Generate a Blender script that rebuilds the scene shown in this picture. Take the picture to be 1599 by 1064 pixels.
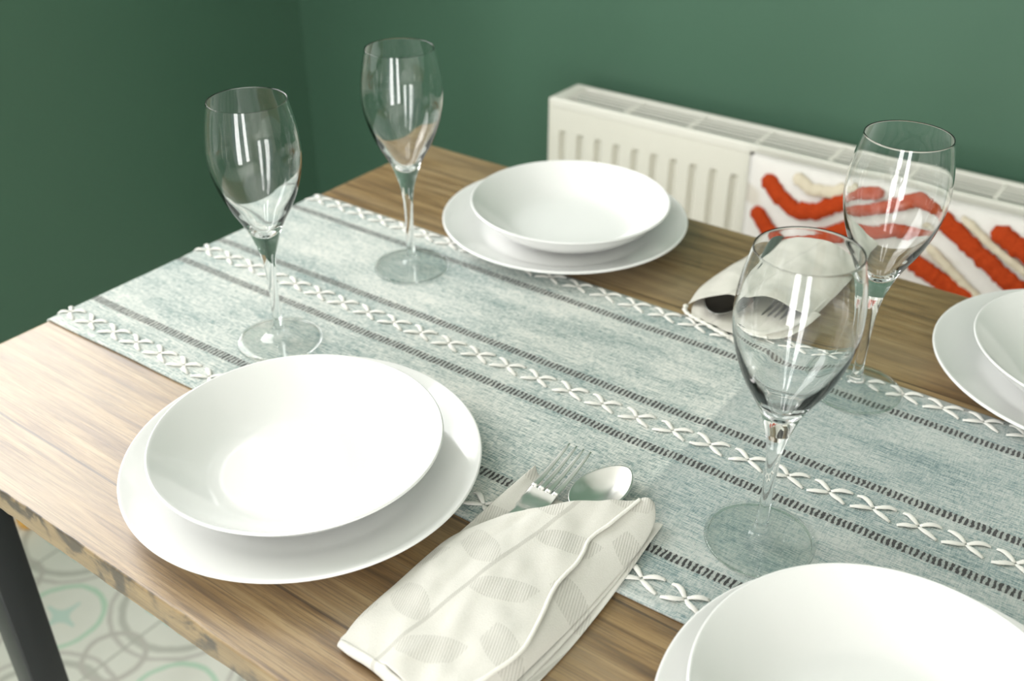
import bpy, bmesh, math, random
from mathutils import Vector, Matrix, noise
random.seed(7)
for o in list(bpy.data.objects): bpy.data.objects.remove(o, do_unlink=True)
S = bpy.context.scene
COL = S.collection
# ------------------------------------------------------------------ camera
cam = bpy.data.cameras.new('camera'); co = bpy.data.objects.new('camera', cam); COL.objects.link(co)
R = Matrix(((8.09544225e-01, 5.87058591e-01, 5.98914298e-04),
            (-3.12984291e-01, 4.30736673e-01, 8.46467219e-01),
            (-4.96667879e-01, 6.85440099e-01, -5.32440503e-01)))
m = Matrix(((R[0][0], R[1][0], -R[2][0], -0.07399), (R[0][1], R[1][1], -R[2][1], -0.70874),
            (R[0][2], R[1][2], -R[2][2], 1.25958), (0, 0, 0, 1)))
co.matrix_world = m
cam.sensor_width = 36; cam.lens = 1598.62 / 1599 * 36; cam.clip_start = 0.02
cam.dof.use_dof = True; cam.dof.focus_distance = 0.745; cam.dof.aperture_fstop = 5.2
S.camera = co
# ------------------------------------------------------------------ world, lights, exposure
w = bpy.data.worlds.new('world'); S.world = w; w.use_nodes = True
w.node_tree.nodes['Background'].inputs[0].default_value = (0.85, 0.93, 1.0, 1)
w.node_tree.nodes['Background'].inputs[1].default_value = 1.0
S.view_settings.view_transform = 'Standard'; S.view_settings.look = 'None'
S.view_settings.exposure = -0.06; S.view_settings.gamma = 1.0; S.view_settings.use_curve_mapping = False
WX, WY = -1.63, 0.72                      # left wall plane, far wall plane
WIN = dict(y0=-1.25, y1=0.40, z0=1.03, z1=2.36)   # opening in the left wall
def area(name, loc, rot, sx, sy, power, col):
    l = bpy.data.lights.new(name, 'AREA'); l.shape = 'RECTANGLE'; l.size = sx; l.size_y = sy
    l.energy = power; l.color = col
    o = bpy.data.objects.new(name, l); COL.objects.link(o); o.location = loc; o.rotation_euler = rot; return o
area('window_daylight', (WX - 0.16, (WIN['y0'] + WIN['y1']) / 2, (WIN['z0'] + WIN['z1']) / 2), (0, -math.pi / 2, 0),
     WIN['z1'] - WIN['z0'] - .1, WIN['y1'] - WIN['y0'] - .1, 43, (1.0, 0.985, 0.972))
for bx in (0.05, 1.15): area('rear_fill_light', (bx, -2.83, 1.2), (math.pi / 2, 0, 0), .5, 2.15, 42, (1.0, 0.982, 0.965))  # added fill light, two unseen tall panels behind the camera

# ------------------------------------------------------------------ node helpers
class NT:
    def __init__(s, name):
        s.m = bpy.data.materials.new(name); s.m.use_nodes = True
        s.t = s.m.node_tree; s.b = s.t.nodes['Principled BSDF']
    def node(s, typ, **k):
        n = s.t.nodes.new(typ)
        for a, b in k.items(): setattr(n, a, b)
        return n
    def put(s, sock, v):
        if isinstance(v, bpy.types.NodeSocket): s.t.links.new(v, sock)
        else: sock.default_value = v
    def math(s, op, a, b=0.0, c=0.0):
        n = s.node('ShaderNodeMath', operation=op)
        for i, v in enumerate((a, b, c)): s.put(n.inputs[i], v)
        return n.outputs[0]
    def coord(s, k='Object'): return s.node('ShaderNodeTexCoord').outputs[k]
    def mapping(s, v, scale=(1, 1, 1), rot=(0, 0, 0), loc=(0, 0, 0)):
        n = s.node('ShaderNodeMapping'); s.put(n.inputs[0], v)
        n.inputs['Scale'].default_value = scale; n.inputs['Rotation'].default_value = rot; n.inputs['Location'].default_value = loc
        return n.outputs[0]
    def sep(s, v):
        n = s.node('ShaderNodeSeparateXYZ'); s.put(n.inputs[0], v); return n.outputs
    def noise(s, v, scale, detail=3, rough=.5, dist=0):
        n = s.node('ShaderNodeTexNoise'); s.put(n.inputs['Vector'], v)
        n.inputs['Scale'].default_value = scale; n.inputs['Detail'].default_value = detail
        n.inputs['Roughness'].default_value = rough; n.inputs['Distortion'].default_value = dist
        return n.outputs[0]
    def ramp(s, f, stops):
        n = s.node('ShaderNodeValToRGB'); s.put(n.inputs[0], f); e = n.color_ramp.elements
        while len(e) < len(stops): e.new(.5)
        for i, (p, c) in enumerate(stops):
            e[i].position = p; e[i].color = (*c, 1) if len(c) == 3 else c
        return n.outputs[0]
    def smooth(s, v, lo, hi):
        n = s.node('ShaderNodeMapRange', interpolation_type='SMOOTHSTEP')
        s.put(n.inputs[0], v); n.inputs[1].default_value = lo; n.inputs[2].default_value = hi
        return n.outputs[0]
    def mix(s, f, a, b, mode='MIX'):
        n = s.node('ShaderNodeMix', data_type='RGBA', blend_type=mode)
        s.put(n.inputs[0], f)
        for i, v in ((6, a), (7, b)):
            s.put(n.inputs[i], v if isinstance(v, bpy.types.NodeSocket) else (*v, 1))
        return n.outputs[2]
    def bump(s, h, strength, dist):
        n = s.node('ShaderNodeBump'); s.put(n.inputs['Height'], h)
        n.inputs['Strength'].default_value = strength; n.inputs['Distance'].default_value = dist
        s.t.links.new(n.outputs[0], s.b.inputs['Normal'])
    def set(s, **k):
        al = dict(color='Base Color', rough='Roughness', metal='Metallic', spec='Specular IOR Level', trans='Transmission Weight',
                  ior='IOR', sheen='Sheen Weight', coat='Coat Weight', coatr='Coat Roughness', sss='Subsurface Weight')
        for a, v in k.items():
            so = s.b.inputs[al[a]]
            if a == 'color' and isinstance(v, tuple): v = (*v, 1)
            s.put(so, v)
        return s.m

def simple(name, col, rough=.5, **k):
    n = NT(name); return n.set(color=col, rough=rough, **k)

# ------------------------------------------------------------------ materials
def mat_wall():
    n = NT('green_wall_paint'); c = n.coord()
    f = n.noise(c, 3, 3)
    n.bump(n.noise(c, 160, 2), .12, .0015)
    return n.set(color=n.mix(f, (.052, .118, .076), (.060, .129, .084)), rough=.42, spec=.45)
M_GREEN = mat_wall()
def mat_white(name, col):
    n = NT(name); n.bump(n.noise(n.coord(), 120, 2), .1, .001)
    return n.set(color=col, rough=.7)
M_WHITE = mat_white('white_wall_paint', (.80, .79, .75))
M_CURT = simple('off_white_shading_cloth', (.62, .60, .54), .9)
M_TRIM = simple('white_trim_paint', (.74, .73, .69), .4)

def mat_tiles():
    n = NT('patterned_floor_tiles'); c = n.coord()
    p = n.mapping(c, scale=(3.6, 3.6, 3.6), loc=(.35, .2, 0)); X, Y, _ = n.sep(p)
    fx = n.math('SUBTRACT', n.math('FRACT', X), .5); fy = n.math('SUBTRACT', n.math('FRACT', Y), .5)
    wob = n.math('MULTIPLY', n.math('SUBTRACT', n.noise(p, 7, 2), .5), .035)
    def dist(cx, cy):
        a = n.math('SUBTRACT', n.math('ABSOLUTE', fx), cx); b = n.math('SUBTRACT', n.math('ABSOLUTE', fy), cy)
        return n.math('ADD', n.math('SQRT', n.math('ADD', n.math('MULTIPLY', a, a), n.math('MULTIPLY', b, b))), wob)
    def ring(d, r, wd):
        return n.math('SUBTRACT', 1.0, n.smooth(n.math('ABSOLUTE', n.math('SUBTRACT', d, r)), wd * .5, wd))
    d0 = dist(0, 0); d1 = dist(.5, .5); d2 = dist(.5, 0); d3 = dist(.25, .25)
    base = n.mix(n.noise(p, 5, 3), (.76, .76, .68), (.83, .83, .76))
    col = n.mix(ring(d1, .36, .030), base, (.56, .56, .50))
    col = n.mix(ring(d1, .43, .018), col, (.60, .58, .53))
    col = n.mix(ring(d2, .17, .022), col, (.57, .55, .50))
    col = n.mix(ring(d0, .24, .020), col, (.52, .70, .55))
    ch = n.node('ShaderNodeTexChecker'); n.put(ch.inputs[0], p); ch.inputs[3].default_value = 14
    ins = n.math('LESS_THAN', n.math('MAXIMUM', n.math('ABSOLUTE', n.math('SUBTRACT', n.math('ABSOLUTE', fx), .5)),
                                     n.math('ABSOLUTE', n.math('SUBTRACT', n.math('ABSOLUTE', fy), .5))), .18)
    col = n.mix(n.math('MULTIPLY', n.math('MULTIPLY', ch.outputs[1], ins), .85), col, (.36, .60, .52))
    col = n.mix(n.math('MULTIPLY', n.math('LESS_THAN', n.math('MULTIPLY', n.math('ABSOLUTE', fx), n.math('ABSOLUTE', fy)), .0012), n.math('MULTIPLY', n.math('LESS_THAN', d0, .13), .6)), col, (.42, .66, .58))
    e = n.math('MAXIMUM', n.math('ABSOLUTE', fx), n.math('ABSOLUTE', fy))
    col = n.mix(n.math('GREATER_THAN', e, .492), col, (.52, .52, .46))
    return n.set(color=col, rough=.35, spec=.4)
M_TILE = mat_tiles()

def mat_wood(name, edge=False):
    n = NT(name); c = n.coord(); X, Y, Z = n.sep(c)
    row = n.math('FLOOR', n.math('DIVIDE', n.math('ADD', Y, 1.013), .123))
    off = n.math('MULTIPLY', row, 3.37)
    cb = n.node('ShaderNodeCombineXYZ')
    n.put(cb.inputs[0], n.math('ADD', X, off)); n.put(cb.inputs[1], Y); n.put(cb.inputs[2], Z); v = cb.outputs[0]
    g1 = n.noise(n.mapping(v, scale=(2.2, 30, 30)), 3.2, 7, .62, .35)
    g2 = n.noise(n.mapping(v, scale=(3.5, 170, 170)), 5.0, 4, .65, .2)
    g3 = n.noise(n.mapping(v, scale=(1.2, 5, 5)), 2.2, 3)
    col = n.ramp(g1, [(.26, (.065, .034, .012)), (.41, (.190, .110, .040)), (.54, (.310, .198, .082)), (.74, (.41, .295, .150))])
    col = n.mix(n.math('MULTIPLY', n.smooth(g2, .47, .62), .62), col, (.105, .064, .032))
    col = n.mix(n.math('MULTIPLY', n.smooth(g3, .42, .72), .45), col, (.37, .285, .175))
    fr = n.math('FRACT', n.math('DIVIDE', n.math('ADD', Y, 1.013), .123))
    seam = n.math('LESS_THAN', n.math('ABSOLUTE', n.math('SUBTRACT', fr, .5)), .4915)
    col = n.mix(n.math('MULTIPLY', n.math('SUBTRACT', 1.0, seam), .7), col, (.05, .028, .014))
    if edge:
        k = n.noise(n.mapping(c, scale=(1, .25, 1.3)), 26, 4, .6, .4)
        col = n.mix(.35, col, (.36, .29, .19))
        col = n.mix(n.math('MULTIPLY', n.smooth(k, .46, .60), .85), col, (.060, .052, .046))
    n.bump(n.math('ADD', g1, n.math('MULTIPLY', g2, .7)), .22, .0015)
    return n.set(color=col, rough=n.math('ADD', .34, n.math('MULTIPLY', g2, .2)), spec=.9, coat=.35, coatr=.36)
M_WOOD = mat_wood('oak_tabletop'); M_WOODE = mat_wood('oak_rough_edge', True)
M_BLACK = simple('black_powder_coated_steel', (.006, .008, .011), .30, spec=.6)
M_PLATE = simple('white_opal_glassware', (.82, .825, .81), .12, spec=.5, coat=.3, coatr=.05)
def mat_glass():
    n = NT('clear_glass'); return n.set(color=(.992, .998, .995), rough=0.0, trans=1.0, ior=1.47)
M_GLASS = mat_glass()
def mat_thin(nm='clear_thin_glass', k=.12):
    n = NT(nm); t = n.t
    tr = n.node('ShaderNodeBsdfTransparent'); tr.inputs[0].default_value = (.985, .993, .99, 1)
    gl = n.node('ShaderNodeBsdfGlass'); gl.inputs['IOR'].default_value = 1.47; gl.inputs['Roughness'].default_value = 0
    gs = n.node('ShaderNodeBsdfGlossy'); gs.inputs['Roughness'].default_value = .01
    fr = n.node('ShaderNodeFresnel'); fr.inputs[0].default_value = 1.47
    m1 = n.node('ShaderNodeMixShader'); n.put(m1.inputs[0], n.math('MULTIPLY', fr.outputs[0], n.math('SUBTRACT', 1.0, n.node('ShaderNodeNewGeometry').outputs['Backfacing']))); t.links.new(tr.outputs[0], m1.inputs[1]); t.links.new(gs.outputs[0], m1.inputs[2])
    m2 = n.node('ShaderNodeMixShader'); m2.inputs[0].default_value = k; t.links.new(m1.outputs[0], m2.inputs[1]); t.links.new(gl.outputs[0], m2.inputs[2])
    t.links.new(m2.outputs[0], t.nodes['Material Output'].inputs[0]); return n.m
M_THIN = mat_thin(); M_RIM = mat_thin('clear_rim_glass', .6)
def mat_steel():
    n = NT('brushed_stainless_steel'); c = n.coord()
    r = n.noise(n.mapping(c, scale=(40, 3, 10)), 12, 3)
    return n.set(color=(.86, .85, .83), metal=1.0, rough=n.math('ADD', .24, n.math('MULTIPLY', r, .14)))
M_STEEL = mat_steel()
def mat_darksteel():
    return simple('steel_tinted_dark_reflection', (.33, .32, .31), .30, metal=1.0)  # steel of the far cutlery, its dark reflections put into the colour
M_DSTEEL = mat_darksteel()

HS = [(.0495), (.1505), (.2040), (.3095)]     # ladder-stitch lines across the runner, metres from its front edge
CH = [(.0190), (.1790), (.3380)]              # embroidered rows
RW = .350
def mat_runner():
    n = NT('heathered_teal_linen'); uv = n.coord('UV'); U, V, _ = n.sep(uv)
    s1 = n.noise(n.mapping(uv, scale=(9, 260, 1)), 4.0, 4, .65)
    s2 = n.noise(n.mapping(uv, scale=(55, 340, 1)), 3.0, 3, .6)
    s3 = n.noise(n.mapping(uv, scale=(300, 50, 1)), 3.0, 3, .6)
    big = n.noise(n.mapping(uv, scale=(4, 14, 1)), 2.0, 3)
    f = n.math('ADD', n.math('MULTIPLY', s1, .40), n.math('ADD', n.math('MULTIPLY', s2, .36), n.math('MULTIPLY', s3, .24)))
    f = n.math('ADD', f, n.math('MULTIPLY', n.math('SUBTRACT', big, .5), .22))
    col = n.ramp(f, [(.40, (.085, .165, .165)), (.455, (.30, .385, .37)), (.505, (.50, .55, .515)), (.565, (.74, .745, .69))])
    # darker half right of the cross fold (weaker window light and sheen put into the colour)
    half = n.smooth(n.math('ADD', U, .341), -.002, .002)
    col = n.mix(n.math("MULTIPLY", half, .30), col, (.13, .21, .23))
    wx = n.math('SINE', n.math('MULTIPLY', U, 2 * math.pi / .0011)); wy = n.math('SINE', n.math('MULTIPLY', V, 2 * math.pi / .0011))
    weave = n.math('MULTIPLY', n.math('ADD', wx, wy), .25)
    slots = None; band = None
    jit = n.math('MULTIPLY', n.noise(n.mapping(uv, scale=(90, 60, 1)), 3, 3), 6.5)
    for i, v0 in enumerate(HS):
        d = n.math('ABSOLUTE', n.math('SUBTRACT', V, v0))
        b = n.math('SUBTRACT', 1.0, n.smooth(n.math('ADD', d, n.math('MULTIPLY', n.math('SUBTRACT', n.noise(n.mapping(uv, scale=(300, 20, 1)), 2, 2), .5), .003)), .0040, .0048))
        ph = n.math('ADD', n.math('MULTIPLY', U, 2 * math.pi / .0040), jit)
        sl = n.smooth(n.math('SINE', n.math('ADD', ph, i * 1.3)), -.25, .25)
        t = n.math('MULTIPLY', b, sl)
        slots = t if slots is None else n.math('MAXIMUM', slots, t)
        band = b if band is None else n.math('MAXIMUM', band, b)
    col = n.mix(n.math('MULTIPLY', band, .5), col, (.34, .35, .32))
    col = n.mix(n.math('MULTIPLY', slots, .97), col, (.010, .011, .010))  # shade under the open slots is painted in; the cloth has no holes
    h = n.math('SUBTRACT', n.math('ADD', weave, n.math('MULTIPLY', f, 1.2)), n.math('MULTIPLY', slots, 3.0))
    n.bump(h, .55, .0006)
    return n.set(color=col, rough=.72, sheen=.35, spec=.35)
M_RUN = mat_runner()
def mat_thread():
    n = NT('white_embroidery_thread'); c = n.coord()
    n.bump(n.noise(n.mapping(c, scale=(1, 1, 1)), 900, 2), .4, .0006)
    return n.set(color=(.80, .79, .74), rough=.75, sheen=.3)
M_THREAD = mat_thread()

def mat_napkin(name, base, x0, y0, k=1.0):
    n = NT(name); c = n.coord(); X, Y, Z = n.sep(c)
    per = .074
    gx = n.math('SUBTRACT', X, x0)
    gx = n.math('SUBTRACT', gx, n.math('MULTIPLY', n.math('SUBTRACT', Y, y0), .16))
    cell = n.math('SUBTRACT', n.math('MODULO', n.math('ADD', gx, per * 10.5), per), per * .5)
    side = n.math('SIGN', cell)
    a = n.math('ABSOLUTE', cell)
    ly = .062
    yy = n.math('SUBTRACT', n.math('MODULO', n.math('ADD', n.math('SUBTRACT', Y, y0), n.math('ADD', 20 * ly, n.math('MULTIPLY', side, .012))), ly), .018)
    cs, sn = math.cos(.45), math.sin(.45)
    s_ = n.math('ADD', n.math('MULTIPLY', a, cs), n.math('MULTIPLY', yy, sn))
    t_ = n.math('SUBTRACT', n.math('MULTIPLY', yy, cs), n.math('MULTIPLY', a, sn))
    q = n.math('ADD', n.math('POWER', n.math('DIVIDE', n.math('SUBTRACT', s_, .024), .024), 2), n.math('POWER', n.math('DIVIDE', t_, .0105), 2))
    leaf = n.math('SUBTRACT', 1.0, n.smooth(q, .85, 1.0))
    stripes = n.smooth(n.math('SINE', n.math('MULTIPLY', n.math('ADD', X, n.math('MULTIPLY', Y, .35)), 2 * math.pi / .0019)), -.3, .5)
    stem = n.math('SUBTRACT', 1.0, n.smooth(a, .0012, .0019))
    st2 = n.smooth(n.math('SINE', n.math('MULTIPLY', n.math('ADD', X, Y), 2 * math.pi / .0016)), -.4, .4)
    tone = n.math('MAXIMUM', n.math('MULTIPLY', leaf, n.math('ADD', .12, n.math('MULTIPLY', stripes, .50))), n.math('MULTIPLY', stem, n.math('ADD', .55, n.math('MULTIPLY', st2, .45))))
    col = n.mix(n.math('MULTIPLY', tone, .62 * k), base, (.34, .33, .29))
    nz = n.noise(n.mapping(c, scale=(1, 1, 1)), 1100, 2)
    col = n.mix(.10, col, n.ramp(nz, [(.3, (.45, .43, .38)), (.7, (.9, .88, .82))]))
    n.bump(n.math('ADD', nz, n.math('MULTIPLY', n.math('MULTIPLY', leaf, stripes), 1.5)), .30, .0006)
    return n.set(color=col, rough=.78, sheen=.25, spec=.3)
M_NAP = mat_napkin('ivory_leaf_jacquard', (.67, .655, .60), -.3785, -.345)
M_NAPF = mat_napkin('greige_leaf_jacquard', (.66, .64, .57), -.392, .18, .5)
def mat_hem():
    n = NT('stitched_cloth_hem'); c = n.coord()
    n.bump(n.noise(n.mapping(c, rot=(0, 0, .6), scale=(1, 1, 1)), 650, 2), .5, .0008)
    return n.set(color=(.80, .785, .72), rough=.75)
M_HEM = mat_hem()
M_RAD = simple('cream_radiator_enamel', (.70, .69, .61), .38)
M_RADG = simple('cream_radiator_grille', (.72, .71, .64), .42)
M_RADD = simple('radiator_inner_metal', (.12, .12, .11), .7)
def mat_cushion():
    n = NT('white_tufted_cotton'); c = n.coord()
    f = n.noise(c, 30, 4)
    n.bump(n.noise(c, 330, 4, .7), .8, .003)
    # sand-coloured woven lozenges between the tufted rows
    g = n.noise(n.mapping(c, scale=(1, 1, 2.2)), 7.5, 1)
    col = n.mix(f, (.80, .78, .74), (.70, .68, .64))
    col = n.mix(n.math('MULTIPLY', n.smooth(g, .60, .70), .5), col, (.50, .44, .33))
    return n.set(color=col, rough=.95, spec=.2)
M_CUSH = mat_cushion()
def mat_orange():
    n = NT('orange_tufted_yarn'); c = n.coord()
    f = n.noise(c, 300, 3)
    n.bump(n.noise(c, 420, 4, .7), 1.0, .004)
    return n.set(color=n.mix(f, (.42, .038, .008), (.66, .090, .016)), rough=.95, spec=.15)
M_ORANGE = mat_orange()
M_SAND = simple('sand_coloured_yarn', (.56, .50, .38), .95)
M_BENCH = simple('pale_bench_wood', (.45, .33, .2), .5)
M_AMBER = simple('amber_varnished_wood', (.55, .30, .06), .4)

# ------------------------------------------------------------------ object helpers
def tag(o, label=None, cat=None, group=None, kind=None):
    if label: o['label'] = label
    if cat: o['category'] = cat
    if group: o['group'] = group
    if kind: o['kind'] = kind
    return o
def empty(name, loc=(0, 0, 0), rz=0):
    o = bpy.data.objects.new(name, None); COL.objects.link(o); o.location = loc; o.rotation_euler = (0, 0, rz)
    o.empty_display_size = .03; return o
def obj(name, bm, mat, parent=None, smooth=True, mats=None):
    me = bpy.data.meshes.new(name); bmesh.ops.recalc_face_normals(bm, faces=bm.faces) if bm.faces and not False else None
    bm.to_mesh(me); bm.free()
    for mm in (mats or [mat]): me.materials.append(mm)
    if smooth: me.polygons.foreach_set('use_smooth', [True] * len(me.polygons))
    o = bpy.data.objects.new(name, me); COL.objects.link(o); o.parent = parent; return o
def box(bm, x0, x1, y0, y1, z0, z1, bev=0.0, seg=2):
    r = bmesh.ops.create_cube(bm, size=1)
    vs = r['verts']
    for v in vs: v.co = Vector(((x0 + x1) / 2 + v.co.x * (x1 - x0), (y0 + y1) / 2 + v.co.y * (y1 - y0), (z0 + z1) / 2 + v.co.z * (z1 - z0)))
    if bev > 0:
        es = list({e for v in vs for e in v.link_edges})
        bmesh.ops.bevel(bm, geom=es, offset=bev, segments=seg, profile=.5, affect='EDGES')
def lathe(bm, prof, n=96, cap0=False, cap1=False):
    rings = []
    for r, z in prof:
        if r < 1e-6: rings.append([bm.verts.new((0, 0, z))])
        else: rings.append([bm.verts.new((r * math.cos(2 * math.pi * i / n), r * math.sin(2 * math.pi * i / n), z)) for i in range(n)])
    for a, b in zip(rings, rings[1:]):
        for i in range(n):
            j = (i + 1) % n
            if len(a) == 1 and len(b) == 1: continue
            if len(a) == 1: bm.faces.new((a[0], b[j], b[i]))
            elif len(b) == 1: bm.faces.new((a[i], a[j], b[0]))
            else: bm.faces.new((a[i], a[j], b[j], b[i]))
def crom(P, t):
    """Catmull-Rom through the points P, t in 0..1 by chord length."""
    P = [Vector(p) for p in P]
    if len(P) == 2: return P[0].lerp(P[1], t)
    L = [0]
    for a, b in zip(P, P[1:]): L.append(L[-1] + (b - a).length)
    s = t * L[-1]; i = 0
    while i < len(P) - 2 and s > L[i + 1]: i += 1
    u = (s - L[i]) / max(1e-9, L[i + 1] - L[i])
    p1, p2 = P[i], P[i + 1]; p0 = P[i - 1] if i > 0 else p1 * 2 - p2; p3 = P[i + 2] if i + 2 < len(P) else p2 * 2 - p1
    return .5 * ((2 * p1) + (p2 - p0) * u + (2 * p0 - 5 * p1 + 4 * p2 - p3) * u * u + (3 * p1 - p0 - 3 * p2 + p3) * u ** 3)
def tube(bm, P, r, n=10, steps=60, rz=None, taper=None):
    pts = [crom(P, i / steps) for i in range(steps + 1)]; rings = []
    for i, p in enumerate(pts):
        d = (pts[min(i + 1, steps)] - pts[max(i - 1, 0)]).normalized()
        a = d.cross(Vector((0, 0, 1)));  a = a.normalized() if a.length > 1e-4 else Vector((1, 0, 0))
        b = a.cross(d).normalized(); q = taper(i / steps) if taper else 1
        rings.append([bm.verts.new(p + a * math.cos(2 * math.pi * k / n) * r * q + b * math.sin(2 * math.pi * k / n) * (rz or r) * q) for k in range(n)])
    for A, B in zip(rings, rings[1:]):
        for k in range(n): bm.faces.new((A[k], A[(k + 1) % n], B[(k + 1) % n], B[k]))
    bm.faces.new(rings[0]); bm.faces.new(rings[-1][::-1])
def add_mod(o, typ, **k):
    md = o.modifiers.new(typ.lower(), typ)
    for a, b in k.items(): setattr(md, a, b)
    return md

# ------------------------------------------------------------------ the room
def struct(name, bm, mat, smooth=False): return tag(obj(name, bm, mat, None, smooth), kind='structure')
XR, YN, ZC = 2.6, -2.9, 2.6
bm = bmesh.new(); box(bm, WX - .3, XR + .2, YN - .2, WY + .2, -.1, 0); struct('floor', bm, M_TILE)
bm = bmesh.new(); box(bm, WX - .3, XR + .2, YN - .2, WY + .2, ZC, ZC + .1); struct('ceiling', bm, M_WHITE)
bm = bmesh.new(); box(bm, WX - .3, XR + .2, WY, WY + .2, 0, ZC); struct('wall_far', bm, M_GREEN)
bm = bmesh.new()
T = .28
box(bm, WX - T, WX, YN, WIN['y0'], 0, ZC); box(bm, WX - T, WX, WIN['y1'], WY, 0, ZC)
box(bm, WX - T, WX, WIN['y0'], WIN['y1'], 0, WIN['z0']); box(bm, WX - T, WX, WIN['y0'], WIN['y1'], WIN['z1'], ZC)
struct('wall_left', bm, M_GREEN)
bm = bmesh.new(); box(bm, XR, XR + .2, YN, WY, 0, ZC); struct('wall_right', bm, M_WHITE)
bm = bmesh.new()
box(bm, WX - .3, -.6, YN - .2, YN, 0, ZC); box(bm, 1.8, XR + .2, YN - .2, YN, 0, ZC)
box(bm, -.6, 1.8, YN - .2, YN, 0, .05); box(bm, -.6, 1.8, YN - .2, YN, 2.35, ZC)
struct('wall_near', bm, M_WHITE)
def window(name, y0, y1, z0, z1, x, axis):
    r = tag(empty(name, (0, 0, 0)), kind='structure')
    bm = bmesh.new(); f = .05
    def bb(a0, a1, c0, c1):
        if axis == 'x': box(bm, x - .05, x, a0, a1, c0, c1, .004, 1)
        else: box(bm, a0, a1, x - .05, x, c0, c1, .004, 1)
    bb(y0, y1, z0, z0 + f); bb(y0, y1, z1 - f, z1); bb(y0, y0 + f, z0 + f, z1 - f); bb(y1 - f, y1, z0 + f, z1 - f)
    mY = (y0 + y1) / 2; bb(mY - .03, mY + .03, z0 + f, z1 - f)
    obj('window_frame', bm, M_TRIM, r, False)
    bm = bmesh.new()
    for a0, a1 in ((y0 + f, mY - .03), (mY + .03, y1 - f)):
        if axis == 'x': box(bm, x - .028, x - .022, a0, a1, z0 + f, z1 - f)
        else: box(bm, a0, a1, x - .028, x - .022, z0 + f, z1 - f)
    obj('pane', bm, M_GLASS, r, False)
window('window_1', WIN['y0'], WIN['y1'], WIN['z0'], WIN['z1'], WX - .20, 'x')
window('fill_window', -.6, 1.8, .05, 2.35, YN - .10, 'y')  # unseen glazing added behind the camera to go with the fill light
bm = bmesh.new(); G = []
for i in range(81):
    a = i / 80; x = WX + .012 + .23 * a; y = WIN['y1'] + .03 + .022 * math.sin(a * 34)
    G.append([bm.verts.new((x + .01 * math.sin(k * .9) * a, y, .98 + 1.46 * k / 12)) for k in range(13)])
for A, B in zip(G, G[1:]):
    for k in range(12): bm.faces.new((A[k], B[k], B[k + 1], A[k + 1]))
cur = tag(obj('shading_curtain', bm, M_CURT), 'off-white curtain added out of view to shade the wall corner, at the far side of the left window', 'shading_curtain'); add_mod(cur, 'SOLIDIFY', thickness=.003)  # unseen cloth added to keep window light off the far-wall corner
bm = bmesh.new(); box(bm, WX, WX + .014, YN, WY, 0, .075, .003, 2); struct('baseboard_left', bm, M_TRIM)
bm = bmesh.new(); box(bm, WX + .014, XR, WY - .014, WY, 0, .075, .003, 2); struct('baseboard_far', bm, M_TRIM)

# ------------------------------------------------------------------ dining table
ZT = .75; TX0, TX1, TY0, TY1 = -.9325, .25, -.4532, .2833
table = tag(empty('dining_table', ((TX0 + TX1) / 2, (TY0 + TY1) / 2, 0)), 'rectangular dining table with worn oak plank top, dark-stained edge and black metal legs', 'dining table')
def local(bm, root):
    for v in bm.verts: v.co -= Vector(root.location)
    return bm
def wood_top():
    bm = bmesh.new(); nx, ny = 220, 6
    box(bm, TX0, TX1, TY0, TY1, ZT - .026, ZT)
    bmesh.ops.subdivide_edges(bm, edges=[e for e in bm.edges if abs(e.verts[0].co.x - e.verts[1].co.x) > .5], cuts=140, use_grid_fill=True)
    bmesh.ops.recalc_face_normals(bm, faces=bm.faces)
    es = [e for e in bm.edges if len(e.link_faces) == 2 and e.calc_face_angle(0) > 1]
    bmesh.ops.bevel(bm, geom=es, offset=.0028, segments=3, profile=.6, affect='EDGES')
    for v in bm.verts:                      # slightly uneven sawn edge
        if abs(v.co.y - TY0) < .006:
            v.co.y += .0007 * noise.noise(Vector((v.co.x * 24, 0, v.co.z * 40))) + .0006 * noise.noise(Vector((v.co.x * 90, 3, 0)))
    me = obj('tabletop', bm, None, None, True, [M_WOOD, M_WOODE])
    for p in me.data.polygons: p.material_index = 0 if p.normal.z > .8 else 1
    return me
top = wood_top(); top.parent = table; top.matrix_parent_inverse = Matrix.Translation(-Vector(table.location))
for (x, y) in ((-.888, -.44), (-.888, .236), (.169, -.44), (.169, .236)):
    bm = bmesh.new(); box(bm, x, x + .0365, y, y + .034, 0, ZT - .026, .0022, 2); obj('leg', local(bm, table), M_BLACK, table)
for x in (-.884, .173):
    bm = bmesh.new(); box(bm, x, x + .028, -.406, .236, ZT - .056, ZT - .027, .002, 2); obj('crossbar', local(bm, table), M_BLACK, table)
bm = bmesh.new(); box(bm, -.856, .173, -.10, -.07, ZT - .056, ZT - .027, .002, 2); obj('crossbar', local(bm, table), M_BLACK, table)

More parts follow.
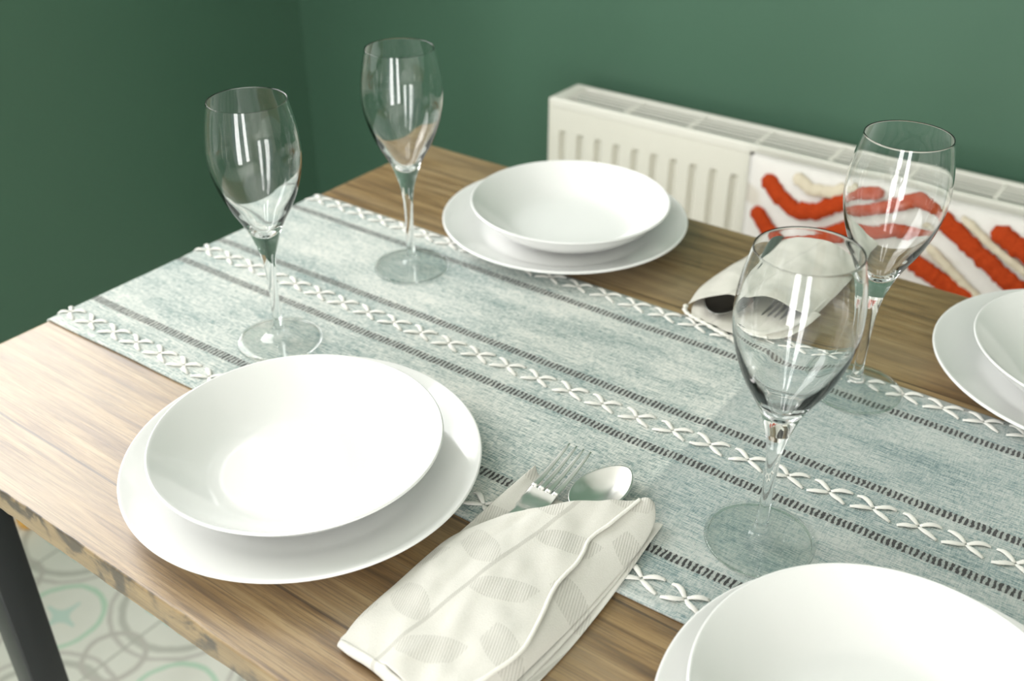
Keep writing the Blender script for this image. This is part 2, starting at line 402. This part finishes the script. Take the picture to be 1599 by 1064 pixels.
# ------------------------------------------------------------------ table runner
def rfront(x): return -.2616 + .0264 * x
def rback(x): return .0836 + .0089 * x
def rpos(u, v):
    """u metres along x, v metres across from the front edge; returns top surface point and follows the drop over both table ends."""
    t = v / RW; x = max(TX0 - .004, min(TX1 + .004, u)); y = rfront(x) + (rback(x) - rfront(x)) * t
    z = ZT + .0026 + .0004 * noise.noise(Vector((u * 9, v * 14, 2))) + .0002 * noise.noise(Vector((u * 30, v * 30, 5)))
    z += .0011 * math.exp(-((u + .341) / .003) ** 2)
    y += .0010 * noise.noise(Vector((u * 14, t * 2, 9)))
    for e, s in ((TX0, -1), (TX1, 1)):
        d = (u - e) * s
        if d > -.004:
            k = d + .004
            if k < .010:
                a = k / .010 * math.pi / 2; x = e + s * (-.004 + .0075 * math.sin(a)); z -= .0075 * (1 - math.cos(a))
            else:
                x = e + s * (.0035 + .0015 * math.sin(v * 60) * min(1, (k - .01) * 20)); z -= .0075 + (k - .010)
    return Vector((x, y, z))
def runner():
    bm = bmesh.new(); uvl = bm.loops.layers.uv.new('UVMap'); n2 = 56
    us = [TX0 - .12 + .12 * i / 10 for i in range(10)] + [TX0 - .006 + .0012 * i for i in range(12)]
    us += [TX0 + .012 + (TX1 - TX0 - .024) * i / 320 for i in range(321)]
    us += [TX1 - .0108 + .0012 * i for i in range(14)] + [TX1 + .012 + .108 * i / 9 for i in range(10)]
    us = sorted(set(us)); G = [[bm.verts.new(rpos(u, RW * j / n2)) for j in range(n2 + 1)] for u in us]
    for i in range(len(us) - 1):
        for j in range(n2):
            f = bm.faces.new((G[i][j], G[i + 1][j], G[i + 1][j + 1], G[i][j + 1]))
            for l, (a, b) in zip(f.loops, ((i, j), (i + 1, j), (i + 1, j + 1), (i, j + 1))): l[uvl].uv = (us[a], RW * b / n2)
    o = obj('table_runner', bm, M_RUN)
    add_mod(o, 'SOLIDIFY', thickness=.0018, offset=-1)
    return tag(o, 'grey-green heathered table runner with white cross-stitch rows and dark openwork lines', 'table runner')
run = runner()
def stitch_row(v0, seed):
    rnd = random.Random(seed); bm = bmesh.new(); pitch = .0330; u = -.925 + seed * .004
    while u < TX1 - .02:
        for tipx, dr in ((u, -1), (u + .0012, 1)):
            for sy in (-1, 1):
                L = .0135 + rnd.uniform(-.001, .001)
                P = []
                for k in range(4):
                    t = k / 3
                    uu = tipx + dr * L * t; vv = v0 + sy * (.0008 + .0068 * t + .0012 * math.sin(t * 3.14)) + rnd.uniform(-.0005, .0005)
                    p = rpos(uu, vv); p.z += .0004 + .0014 * math.sin(min(1, max(0, t)) * math.pi); P.append(p)
                tube(bm, P, .0023, 8, 8, .0009, lambda q: .35 + .65 * math.sin(math.pi * min(.92, max(.10, q))) ** .6)
        u += pitch
    o = obj('embroidered_row', bm, M_THREAD, run); o['label'] = 'row of raised white cross stitches'
for i, v0 in enumerate(CH): stitch_row(v0, i)

# ------------------------------------------------------------------ plates and bowls
PLATE = [(0, .0030), (.080, .0030), (.084, .0022), (.088, .0), (.090, .0004), (.100, .0050), (.115, .0110), (.128, .0165), (.1338, .0188),
         (.1350, .0202), (.1343, .0216), (.1325, .0214), (.126, .0187), (.113, .0135), (.100, .0085), (.092, .0058), (.084, .0050), (.060, .0048), (0, .0048)]
BOWL = [(0, .0025), (.052, .0025), (.055, .0), (.058, .0006), (.066, .0035), (.080, .0098), (.092, .0185), (.101, .0275), (.1070, .0335), (.1085, .0346),
        (.1091, .0356), (.1084, .0366), (.1068, .0362), (.1015, .0312), (.0915, .0225), (.080, .0145), (.068, .0085), (.056, .0062), (.030, .0057), (0, .0057)]
def dense(P, k=5):
    V = [Vector((r, 0, z)) for r, z in P]; out = []
    N = (len(V) - 1) * k
    for i in range(len(V) - 1):
        p1, p2 = V[i], V[i + 1]; p0 = V[i - 1] if i else p1 * 2 - p2; p3 = V[i + 2] if i + 2 < len(V) else p2 * 2 - p1
        for j in range(k):
            u = j / k; q = .5 * ((2 * p1) + (p2 - p0) * u + (2 * p0 - 5 * p1 + 4 * p2 - p3) * u * u + (3 * p1 - p0 - 3 * p2 + p3) * u ** 3)
            out.append((max(0, q.x), q.z))
    out.append(P[-1]); return out
bm = bmesh.new(); lathe(bm, dense(PLATE, 3), 160); me_plate = obj('dinner_plate', bm, M_PLATE)
bm = bmesh.new(); lathe(bm, dense(BOWL, 3), 144); me_bowl = obj('soup_bowl', bm, M_PLATE)
SET = [(-.5605, -.3059, 0, -.0041, 'flat white dinner plate under the bowl at the left front table edge, beside the napkin',
        'shallow white soup bowl on the plate at the left front table edge'),
       (-.6324, .1609, .0050, .0026, 'flat white dinner plate at the far side of the table in front of the radiator',
        'shallow white soup bowl stacked on the far plate in front of the radiator'),
       (-.0953, .1779, .0056, -.0054, 'flat white dinner plate cut by the right edge of the photo, beside the cushion',
        'shallow white soup bowl cut by the right edge of the photo, beside the cushion'),
       (-.1121, -.2963, -.0101, .0040, 'flat white dinner plate cut by the bottom edge of the photo, below the nearest glass',
        'shallow white soup bowl cut by the bottom edge of the photo, below the nearest glass')]
for i, (x, y, dx, dy, la, lb) in enumerate(SET):
    p = me_plate if i == 0 else me_plate.copy(); b = me_bowl if i == 0 else me_bowl.copy()
    if i: COL.objects.link(p); COL.objects.link(b)
    p.location = (x, y, ZT + .0036); b.location = (x + dx, y + dy, ZT + .0036 + .0050)
    tag(p, la, 'plate', 'white dinner plates'); tag(b, lb, 'bowl', 'white soup bowls on the plates')
# ------------------------------------------------------------------ wine glasses
OUT = [(.0387, .0012), (.0384, .0022), (.0350, .0030), (.0250, .0042), (.0140, .0058), (.0085, .0078), (.0064, .0100), (.0054, .0130)]
STEM = [(.0054, .0130), (.0045, .020), (.0040, .035), (.0040, .055), (.0046, .070), (.0056, .082), (.0074, .092)]
BO = [(.0074, .092), (.0098, .100), (.0140, .1125), (.0200, .1245), (.0268, .1365), (.0325, .150), (.0368, .165), (.0391, .180), (.0388, .195),
      (.0368, .210), (.0342, .222), (.0327, .2290), (.0324, .2297), (.0320, .2294), (.0319, .2288), (.0334, .222), (.0360, .210), (.0380, .195), (.0383, .180),
      (.0357, .165), (.0305, .150), (.0237, .1370), (.0170, .1265), (.0112, .1175), (.0066, .1120), (.0030, .1096), (0, .1090)]
def make_glass():
    root = empty('wine_glass')
    def part(name, prof, mat=M_GLASS):
        bm = bmesh.new(); lathe(bm, prof, 112); bm.normal_update()
        me = bpy.data.meshes.new(name); bm.to_mesh(me); bm.free(); me.materials.append(mat)
        me.polygons.foreach_set('use_smooth', [True] * len(me.polygons))
        o = bpy.data.objects.new(name, me); COL.objects.link(o); o.parent = root; return o
    ft = part('foot', dense([(0, .0004), (.012, .0004), (.030, .0004), (.0380, .0004)] + OUT, 5), M_THIN)
    ft.data.materials.append(M_RIM)
    for p in ft.data.polygons:
        c = p.center; d = math.hypot(c.x, c.y)
        if d > .0362 or d < .0115 and c.z > .001: p.material_index = 1
    part('stem', dense(STEM, 6)); part('glass_bowl', dense(BO, 5))
    return root
def copy_tree(o, parent=None):
    c = o.copy(); COL.objects.link(c); c.parent = parent
    for ch in list(o.children): copy_tree(ch, c)
    return c
g0 = make_glass()
for i, (x, y, l) in enumerate([(-.7206, -.183, 'empty stemmed wine glass behind the left front bowl, leftmost of the glasses'),
                               (-.7168, -.0007, 'empty stemmed wine glass near the far left end, left of the far bowl'),
                               (-.2485, -.1691, 'empty stemmed wine glass nearest the camera, in front of the far napkin'),
                               (-.2610, .0533, 'empty stemmed wine glass in front of the orange zigzag cushion, beside the far right plate')]):
    g = g0 if i == 0 else copy_tree(g0)
    g.location = (x, y, ZT + .0036); g.rotation_euler = (0, 0, i * 1.1)
    tag(g, l, 'wine glass', 'stemmed wine glasses on the runner')

# ------------------------------------------------------------------ cutlery
def ribbon(bm, P, hw, th, n=40, crown=0.0, m=6):
    """bar along the path P with half width hw(t), thickness th(t), and a lifted (or sunk) centre line."""
    rows = []
    for i in range(n + 1):
        t = i / n; p = crom(P, t); d = (crom(P, min(1, t + .01)) - crom(P, max(0, t - .01))).normalized()
        a = d.cross(Vector((0, 0, 1))).normalized(); b = a.cross(d).normalized(); ring = []
        k = 2 * m
        for q in range(k):
            ang = 2 * math.pi * q / k; cx = math.cos(ang); sz = math.sin(ang)
            cx = math.copysign(abs(cx) ** .7, cx); sz = math.copysign(abs(sz) ** .7, sz)
            ring.append(bm.verts.new(p + a * cx * hw(t) + b * (sz * th(t) * .5 + crown * (1 - cx * cx))))
        rows.append(ring)
    for A, B in zip(rows, rows[1:]):
        for k in range(len(A)): bm.faces.new((A[k], A[(k + 1) % len(A)], B[(k + 1) % len(A)], B[k]))
    bm.faces.new(rows[0]); bm.faces.new(rows[-1][::-1])
def lerp_table(T_):
    def f(t):
        for (a, va), (b, vb) in zip(T_, T_[1:]):
            if t <= b:
                u = (t - a) / (b - a); u = u * u * (3 - 2 * u); return va + (vb - va) * u
        return T_[-1][1]
    return f
def make_fork(mat):
    """origin at the tine tips, handle running to -y."""
    r = empty('fork')
    bm = bmesh.new()
    P = [(0, -.049, -.0045), (0, -.060, -.0068), (0, -.072, -.0045), (0, -.085, .0005), (0, -.110, .001), (0, -.150, -.003), (0, -.192, -.004)]
    ribbon(bm, P, lerp_table([(0, .0118), (.08, .0118), (.17, .0088), (.27, .0032), (.5, .0034), (.85, .0075), (.96, .0085), (1, .004)]),
           lerp_table([(0, .0016), (.25, .0024), (1, .0022)]), 70, -.0008)
    obj('handle', bm, mat, r)
    for k in range(4):
        x = (-1.5 + k) * .0064; bm = bmesh.new()
        P = [(x * .96, -.051, -.0045), (x * .98, -.038, -.0035), (x, -.020, -.0005), (x * 1.0, 0, .0038)]
        ribbon(bm, P, lerp_table([(0, .0023), (.4, .0020), (.85, .0013), (1, .0006)]), lerp_table([(0, .0016), (.8, .0014), (1, .0008)]), 16)
        obj('tine', bm, mat, r)
    return r
def make_spoon(mat):
    """origin at the bowl's tip, handle running to -y."""
    r = empty('spoon'); bm = bmesh.new(); L = .062; W = .0205; n = 48; m = 14
    def pt(rr, a):
        c, s = math.cos(a), math.sin(a)
        y = -L / 2 + L / 2 * rr * s; w_ = W * (1 - .16 * s * 1.0 - .05 * s * s)
        if s < 0: w_ *= 1 + .10 * s
        z = -.0085 * (1 - (rr ** 2)) + (.0015 * rr * rr)
        return Vector((w_ * rr * c, y, z))
    rings = [[bm.verts.new(pt(0.0001, 0))]]
    for j in range(1, m + 1): rings.append([bm.verts.new(pt(j / m, 2 * math.pi * i / n)) for i in range(n)])
    for A, B in zip(rings, rings[1:]):
        for i in range(n):
            k = (i + 1) % n
            if len(A) == 1: bm.faces.new((A[0], B[i], B[k]))
            else: bm.faces.new((A[i], B[i], B[k], A[k]))
    o = obj('spoon_bowl', bm, mat, r); add_mod(o, 'SOLIDIFY', thickness=.0015, offset=0); add_mod(o, 'SUBSURF', levels=1, render_levels=1)
    bm = bmesh.new()
    P = [(0, -.060, .0012), (0, -.072, .0040), (0, -.090, .0030), (0, -.120, .000), (0, -.165, -.003), (0, -.195, -.003)]
    ribbon(bm, P, lerp_table([(0, .0052), (.12, .0030), (.45, .0034), (.85, .0075), (.96, .0085), (1, .004)]), lerp_table([(0, .0018), (.2, .0026), (1, .0022)]), 60)
    obj('handle', bm, mat, r)
    return r
f1 = make_fork(M_STEEL); f1.location = (-.3975, -.1725, .7655); f1.rotation_euler = (-.02, 0, .02)
tag(f1, 'shiny steel dinner fork with four tines sticking out of the near napkin', 'fork')
s1 = make_spoon(M_STEEL); s1.location = (-.3590, -.1665, .7640); s1.rotation_euler = (.02, -.10, -.10)
tag(s1, 'shiny steel spoon sticking out of the near napkin, right of the fork', 'spoon')
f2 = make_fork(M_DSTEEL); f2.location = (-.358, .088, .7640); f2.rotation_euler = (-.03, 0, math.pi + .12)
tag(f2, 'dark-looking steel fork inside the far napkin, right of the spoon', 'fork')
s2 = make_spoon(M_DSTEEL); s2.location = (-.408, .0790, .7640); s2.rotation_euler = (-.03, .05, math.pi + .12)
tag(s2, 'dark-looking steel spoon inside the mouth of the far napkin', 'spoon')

# ------------------------------------------------------------------ napkins
def patch(Lc, Rc, nu, nv, zf, wr=.0008, seed=0.0):
    """cloth sheet between two side curves; zf(u, v) adds height, wr is the size of its creases."""
    bm = bmesh.new(); G = []
    for j in range(nv + 1):
        v = j / nv; a, b = crom(Lc, v), crom(Rc, v)
        row = []
        for i in range(nu + 1):
            u = i / nu; p = a.lerp(b, u); p.z += zf(u, v)
            e = min(1, 6 * min(u, 1 - u) + .25)
            p.z += e * (wr * noise.noise(Vector((p.x * 46 + p.y * 20 + seed, p.y * 22, seed))) + wr * .5 * noise.noise(Vector((p.x * 90, p.y * 55 + seed, 4))))
            row.append(bm.verts.new(p))
        G.append(row)
    for j in range(nv):
        for i in range(nu): bm.faces.new((G[j][i], G[j][i + 1], G[j + 1][i + 1], G[j + 1][i]))
    bm.normal_update()
    if sum(f.normal.z for f in bm.faces) < 0: bmesh.ops.reverse_faces(bm, faces=bm.faces)
    return bm, G
def sheet(name, Lc, Rc, nu, nv, zf, mat, parent, wr=.0008, seed=0.0, th=.0011):
    bm, G = patch(Lc, Rc, nu, nv, zf, wr, seed)
    edge = [v.co.copy() for v in [r[-1] for r in G]]; left = [r[0].co.copy() for r in G]; topv = [v.co.copy() for v in G[-1]]
    me = bpy.data.meshes.new(name); bm.to_mesh(me); bm.free(); me.materials.append(mat)
    me.polygons.foreach_set('use_smooth', [True] * len(me.polygons))
    o = bpy.data.objects.new(name, me); COL.objects.link(o); o.parent = parent
    add_mod(o, 'SOLIDIFY', thickness=th, offset=-1); add_mod(o, 'SUBSURF', levels=1, render_levels=1)
    return o, edge, left, topv
def ss(x): x = max(0, min(1, x)); return x * x * (3 - 2 * x)
nap = tag(empty('napkin', (0, 0, 0)), 'ivory leaf-patterned cloth napkin folded into a pouch round the near fork and spoon', 'napkin')
Z = ZT
def rest(z):  # height profile of a sheet lying partly on wood, partly on the runner
    return lambda u, v: 0
# lowest layer: reaches furthest right, onto the runner
sheet('napkin_layer', [(-.422, -.4100, Z + .0022), (-.424, -.350, Z + .0022), (-.423, -.300, Z + .0024), (-.400, -.268, Z + .0052), (-.395, -.235, Z + .0052)],
      [(-.3080, -.4165, Z + .0022), (-.3040, -.350, Z + .0024), (-.3035, -.300, Z + .0030), (-.3050, -.260, Z + .0058), (-.3100, -.196, Z + .0058)],
      30, 60, lambda u, v: .0010 * math.sin(v * 9 + u * 3) ** 2, M_NAP, nap, .0006, 3.0)
sheet('napkin_layer', [(-.4250, -.4110, Z + .0048), (-.4245, -.350, Z + .0048), (-.4235, -.300, Z + .0050), (-.405, -.262, Z + .0070), (-.398, -.225, Z + .0072)],
      [(-.3135, -.4120, Z + .0048), (-.3085, -.340, Z + .0048), (-.3075, -.290, Z + .0054), (-.3085, -.250, Z + .0074), (-.3145, -.206, Z + .0080)],
      30, 60, lambda u, v: .0008 * math.sin(v * 7 + 1) ** 2, M_NAP, nap, .0006, 8.0)
# back flap, left of and under the fork, with its tip on the runner
sheet('back_flap', [(-.4235, -.310, Z + .0068), (-.4222, -.2822, Z + .0072), (-.4205, -.240, Z + .0078), (-.4180, -.2030, Z + .0085)],
      [(-.345, -.300, Z + .0070), (-.345, -.262, Z + .0070), (-.362, -.235, Z + .0068), (-.4040, -.2110, Z + .0070)],
      24, 30, lambda u, v: .0050 * math.exp(-(u / .16) ** 2) * v, M_NAP, nap, .0004, 2.0)
# side fold: the cloth that comes up round the right side
_, e1, l1, t1 = sheet('side_fold',
      [(-.350, -.4170, Z + .0120), (-.330, -.388, Z + .0165), (-.323, -.360, Z + .0180), (-.336, -.300, Z + .0180), (-.341, -.255, Z + .0175), (-.337, -.225, Z + .0185), (-.3295, -.1960, Z + .0205)],
      [(-.3180, -.4175, Z + .0060), (-.3140, -.372, Z + .0064), (-.3105, -.320, Z + .0068), (-.3095, -.270, Z + .0074), (-.3090, -.232, Z + .0090), (-.3125, -.206, Z + .0125), (-.3200, -.1930, Z + .0175)],
      22, 70, lambda u, v: .0030 * math.sin(math.pi * u) * (.35 + .65 * v), M_NAP, nap, .0009, 5.0)
# front flap over the handles
def bulge(u, v):
    c = math.sin(math.pi * u ** .82); return .0105 * c * (.35 + .65 * ss(v * 1.6)) + .0016 * math.exp(-((u - .55) / .05) ** 2) * (1 - v) - .0014 * math.exp(-((u - .32 - .1 * v) / .06) ** 2) * ss(v * 2)
_, e2, l2, t2 = sheet('front_flap',
      [(-.4225, -.4110, Z + .0072), (-.4262, -.3900, Z + .0078), (-.4262, -.350, Z + .0080), (-.4258, -.318, Z + .0084), (-.4225, -.2995, Z + .0098), (-.4160, -.2900, Z + .0125)],
      [(-.3470, -.4185, Z + .0135), (-.3300, -.3990, Z + .0175), (-.3235, -.384, Z + .0190), (-.3185, -.3609, Z + .0200), (-.3240, -.3329, Z + .0200), (-.3315, -.3043, Z + .0200), (-.3322, -.2758, Z + .0200), (-.3378, -.2524, Z + .0195), (-.3345, -.2377, Z + .0200), (-.3290, -.2000, Z + .0215)],
      40, 80, bulge, M_NAP, nap, .0024, 1.0)
bm = bmesh.new()
tube(bm, [e2[i] + Vector((0, 0, .0002)) for i in range(0, len(e2), 4)], .0015, 8, 140, .0011)
obj('hem', bm, M_HEM, nap)
# rounded fold along the front edge of the pouch
bm = bmesh.new(); rows = []
for i in range(41):
    u = i / 40; p = Vector((-.4225, -.4108, Z + .0072)).lerp(Vector((-.3470, -.4183, Z + .0135)), u); p.z += bulge(u, 0); row = []
    zt, zb = p.z, Z + .0016 + .001 * math.sin(u * 5)
    for k in range(9):
        a = math.pi * k / 8; row.append(bm.verts.new((p.x, p.y - .0042 * math.sin(a) * (1 + .2 * math.sin(u * 11)), zb + (zt - zb) * (1 + math.cos(a)) / 2)))
    rows.append(row)
for A, B in zip(rows, rows[1:]):
    for k in range(8): bm.faces.new((A[k], B[k], B[k + 1], A[k + 1]))
o = obj('folded_edge', bm, M_NAP, nap); add_mod(o, 'SOLIDIFY', thickness=.001, offset=-1)

# far napkin, its mouth opening towards the runner
nap2 = tag(empty('napkin', (0, 0, 0)), 'ivory cloth napkin folded over dark-looking cutlery, at the far table edge behind the nearest glass', 'napkin')
sheet('napkin_layer', [(-.432, .079, Z + .0060), (-.440, .100, Z + .0060), (-.447, .150, Z + .0050), (-.436, .236, Z + .0030), (-.430, .272, Z + .0030)],
      [(-.345, .060, Z + .0060), (-.331, .085, Z + .0070), (-.330, .150, Z + .0050), (-.330, .220, Z + .0030), (-.328, .272, Z + .0030)],
      30, 50, lambda u, v: -.0 + .0010 * math.sin(u * 14) ** 2 + .012 * math.exp(-((u - 1) / .10) ** 2) * (1 - v) ** .5, M_NAPF, nap2, .0010, 4.0)
def bulge2(u, v):
    c = math.sin(math.pi * u) ** .75; return (.0215 - .004 * ss(v)) * c - .003 * math.exp(-((u - .42) / .1) ** 2) * (1 - v)
_, e3, l3, t3 = sheet('front_flap',
      [(-.4435, .0930, Z + .0070), (-.4495, .146, Z + .0065), (-.438, .236, Z + .0065), (-.431, .276, Z + .0060)],
      [(-.3270, .1120, Z + .0150), (-.3275, .150, Z + .0110), (-.3270, .220, Z + .0080), (-.3260, .276, Z + .0070)],
      36, 50, bulge2, M_NAPF, nap2, .0022, 6.0)
sheet('side_fold', [(-.3880, .0600, Z + .0075), (-.372, .066, Z + .0078), (-.358, .075, Z + .0080), (-.345, .092, Z + .0085), (-.334, .125, Z + .0130)],
      [(-.376, .0555, Z + .0065), (-.350, .0590, Z + .0085), (-.334, .0700, Z + .0120), (-.3240, .092, Z + .0160), (-.3220, .130, Z + .0150)],
      14, 36, lambda u, v: .0035 * math.sin(math.pi * u), M_NAPF, nap2, .0008, 9.0)
bm = bmesh.new(); tube(bm, [(-.4435, .0900, Z + .0072), (-.4360, .0770, Z + .0078), (-.410, .0690, Z + .0074), (-.3800, .0600, Z + .0072), (-.3650, .0560, Z + .0085), (-.3480, .0600, Z + .0100)], .0022, 8, 90, .0014,
     lambda q: 1 + .25 * math.sin(q * 90))
obj('hem', bm, M_HEM, nap2)

# ------------------------------------------------------------------ radiator
RX0, RX1, RY0, RY1, RZ0, RZ1 = -.957, .245, .610, .692, .14, .72
rad = tag(empty('radiator', ((RX0 + RX1) / 2, RY1, RZ0)), 'cream steel panel radiator with ribbed front and slotted top grille on the green wall', 'radiator')
bm = bmesh.new()
pitch = .0334; xs = []; base = RX0 + .0195
prof = [(0, 0), (.02, .0), (.10, 1), (.22, 1), (.44, 0)]     # groove near the start of each pitch
cols = [(RX0 + .004, 0), (base - .004, 0)]; x = base
while x < RX1 - .06:
    for a, d in prof: cols.append((x + (a + .0) * pitch, d))
    x += pitch
cols += [(RX1 - .004, 0)]
zs = [(RZ0, 0), (RZ0 + .050, 0), (RZ0 + .064, 1), (RZ1 - .057, 1), (RZ1 - .050, 0), (RZ1 - .010, 0)]
G = [[bm.verts.new((cx, RY0 + .0075 * d * k, cz)) for (cz, k) in zs] for (cx, d) in cols]
for A, B in zip(G, G[1:]):
    for k in range(len(zs) - 1): bm.faces.new((A[k], B[k], B[k + 1], A[k + 1]))
o = obj('front_panel', local(bm, rad), M_RAD, rad, False); add_mod(o, 'SOLIDIFY', thickness=.0018, offset=1 if False else -1)
bm = bmesh.new(); box(bm, RX0 + .004, RX1 - .004, RY0 + .028, RY1 - .006, RZ0 + .01, RZ1 - .05); obj('core', local(bm, rad), M_RADD, rad, False)
for x0, x1 in ((RX0, RX0 + .005), (RX1 - .005, RX1)):
    bm = bmesh.new(); box(bm, x0, x1, RY0 - .001, RY1, RZ0 + .02, RZ1, .002, 2); obj('side_panel', local(bm, rad), M_RAD, rad)
bm = bmesh.new()
box(bm, RX0 + .003, RX1 - .003, RY0 - .001, RY0 + .011, RZ1 - .014, RZ1 + .001, .003, 3)
box(bm, RX0 + .003, RX1 - .003, RY1 - .012, RY1, RZ1 - .014, RZ1 + .001, .003, 3)
for k in range(4):
    y = RY0 + .0205 + k * .0115; box(bm, RX0 + .006, RX1 - .006, y, y + .0038, RZ1 - .002, RZ1)
x = RX0 + .02
while x < RX1 - .02:
    box(bm, x, x + .005, RY0 + .012, RY1 - .010, RZ1 - .006, RZ1 - .0015); x += .1090
box(bm, RX0 + .004, RX0 + .022, RY0 + .010, RY1 - .010, RZ1 - .006, RZ1 + .0002)
obj('top_grille', local(bm, rad), M_RADG, rad, False)
for x in (RX0 + .15, RX1 - .15):
    bm = bmesh.new(); box(bm, x, x + .03, RY1 - .004, WY - .002, RZ0 + .1, RZ1 - .08); obj('wall_bracket', local(bm, rad), M_RADD, rad, False)
# ------------------------------------------------------------------ bench and cushion behind the table
bench = tag(empty('bench', (-.22, .46, 0)), 'low wooden bench hidden between the table and the radiator', 'bench')
bm = bmesh.new(); box(bm, -.80, .34, .34, .595, .415, .445, .004, 2); obj('seat', local(bm, bench), M_BENCH, bench)
for x in (-.78, .28):
    for y in (.35, .54):
        bm = bmesh.new(); box(bm, x, x + .04, y, y + .04, 0, .415, .003, 1); obj('leg', local(bm, bench), M_BENCH, bench)
CX0, CX1, CZ0, CZ1 = -.592, -.075, .4475, .728
def cush_front(x, z):
    """front surface of the cushion: y at (x, z)."""
    u = (x - CX0) / (CX1 - CX0) * 2 - 1; v = (z - CZ0) / (CZ1 - CZ0) * 2 - 1
    u = max(-1, min(1, u)); v = max(-1, min(1, v))
    b = (max(0, 1 - abs(u) ** 3.2) ** .55) * (max(0, 1 - abs(v) ** 3.0) ** .55)
    return .548 + .018 * (v + 1) / 2 - .022 * b, .030 * b
bm = bmesh.new(); nx, nz = 64, 40; F = []; B = []
for i in range(nx + 1):
    f, b = [], []
    for j in range(nz + 1):
        x = CX0 + (CX1 - CX0) * i / nx; z = CZ0 + (CZ1 - CZ0) * j / nz
        y, t = cush_front(x, z); k = .0025 * noise.noise(Vector((x * 14, z * 14, 0)))
        pin = 1 - .025 * (1 - abs(2 * j / nz - 1) ** 2) ; x2 = (x - (CX0 + CX1) / 2) * pin + (CX0 + CX1) / 2
        f.append(bm.verts.new((x2, y + k, z)))
        b.append(bm.verts.new((x2, y + t * 1.75 + k, z)) if 0 < i < nx and 0 < j < nz else f[-1])
    F.append(f); B.append(b)
for i in range(nx):
    for j in range(nz):
        bm.faces.new((F[i][j], F[i + 1][j], F[i + 1][j + 1], F[i][j + 1]))
        bm.faces.new((B[i][j], B[i][j + 1], B[i + 1][j + 1], B[i + 1][j]))
cush = obj('cushion', bm, M_CUSH)
tag(cush, 'white textured cushion with raised orange zigzag tufts leaning on the radiator', 'cushion')
def zig(P, w=.0115, mat=None, dep=.0075):
    bm = bmesh.new(); pts = []
    for (x, z) in P: pts.append(Vector((x, 0, z)))
    n = max(6, int(sum((b - a).length for a, b in zip(pts, pts[1:])) / .003))
    L = [0]
    for a, b in zip(pts, pts[1:]): L.append(L[-1] + (b - a).length)
    rings = []
    for i in range(n + 1):
        s = L[-1] * i / n; k = 0
        while k < len(pts) - 2 and s > L[k + 1]: k += 1
        p = pts[k].lerp(pts[k + 1], (s - L[k]) / (L[k + 1] - L[k]))
        s2 = min(L[-1], s + .012); s1_ = max(0, s - .012)
        def at(q):
            k = 0
            while k < len(pts) - 2 and q > L[k + 1]: k += 1
            return pts[k].lerp(pts[k + 1], (q - L[k]) / (L[k + 1] - L[k]))
        d = (at(s2) - at(s1_)).normalized(); nn = Vector((-d.z, 0, d.x))
        e0 = min(1, .45 + 8 * min(s, L[-1] - s) / .1)
        ring = []
        for q in range(12):
            a = 2 * math.pi * q / 12; e = e0 * (1 + .26 * noise.noise(Vector((s * 150, P[0][0] * 9, round(math.cos(a)) * 3.3)))); c = p + nn * math.cos(a) * w * e
            y, _ = cush_front(c.x, c.z); ring.append(bm.verts.new((c.x, y - .0030 - math.sin(a) * dep * e + .0013 * random.uniform(-1, 1), c.z)))
        rings.append(ring)
    for A, B_ in zip(rings, rings[1:]):
        for q in range(12): bm.faces.new((A[q], A[(q + 1) % 12], B_[(q + 1) % 12], B_[q]))
    bm.faces.new(rings[0]); bm.faces.new(rings[-1][::-1])
    if mat: o = obj('woven_band', bm, mat, cush); o['label'] = 'sand-coloured looped woven band'; return
    o = obj('zigzag_tuft', bm, M_ORANGE, cush); o['label'] = 'raised orange zigzag row of tufts'
zig([(-.562, .703), (-.532, .683), (-.506, .670), (-.480, .676), (-.440, .703), (-.400, .712)])
zig([(-.569, .656), (-.550, .640), (-.520, .618), (-.480, .636), (-.440, .660), (-.395, .690), (-.352, .716), (-.316, .704), (-.27, .678), (-.21, .644), (-.17, .622), (-.12, .65)])
zig([(-.55, .580), (-.50, .560), (-.43, .612), (-.372, .652), (-.350, .650), (-.306, .632), (-.271, .620), (-.21, .585), (-.15, .57)])
zig([(-.262, .710), (-.222, .694), (-.160, .668), (-.12, .70)])
zig([(-.520, .715), (-.494, .703), (-.466, .706), (-.445, .716)], .008, M_SAND, .004)
zig([(-.33, .672), (-.29, .645), (-.25, .618), (-.21, .60)], .006, M_SAND, .004)
zig([(-.30, .715), (-.255, .690), (-.20, .664), (-.15, .645)], .005, M_SAND, .003)
zig([(-.55, .52), (-.48, .50), (-.36, .58), (-.20, .50), (-.12, .54)], .011)

# small amber wooden object at the foot of the left wall
bm = bmesh.new(); lathe(bm, dense([(0, 0), (.012, 0), (.017, .006), (.019, .018), (.014, .030), (.009, .036), (.012, .044), (.008, .052), (0, .054)], 3), 32)
k = obj('wooden_knob', bm, M_AMBER); k.location = (-1.585, -.100, 0)
tag(k, 'small amber knob standing on the floor beside the black table leg', 'ornament')
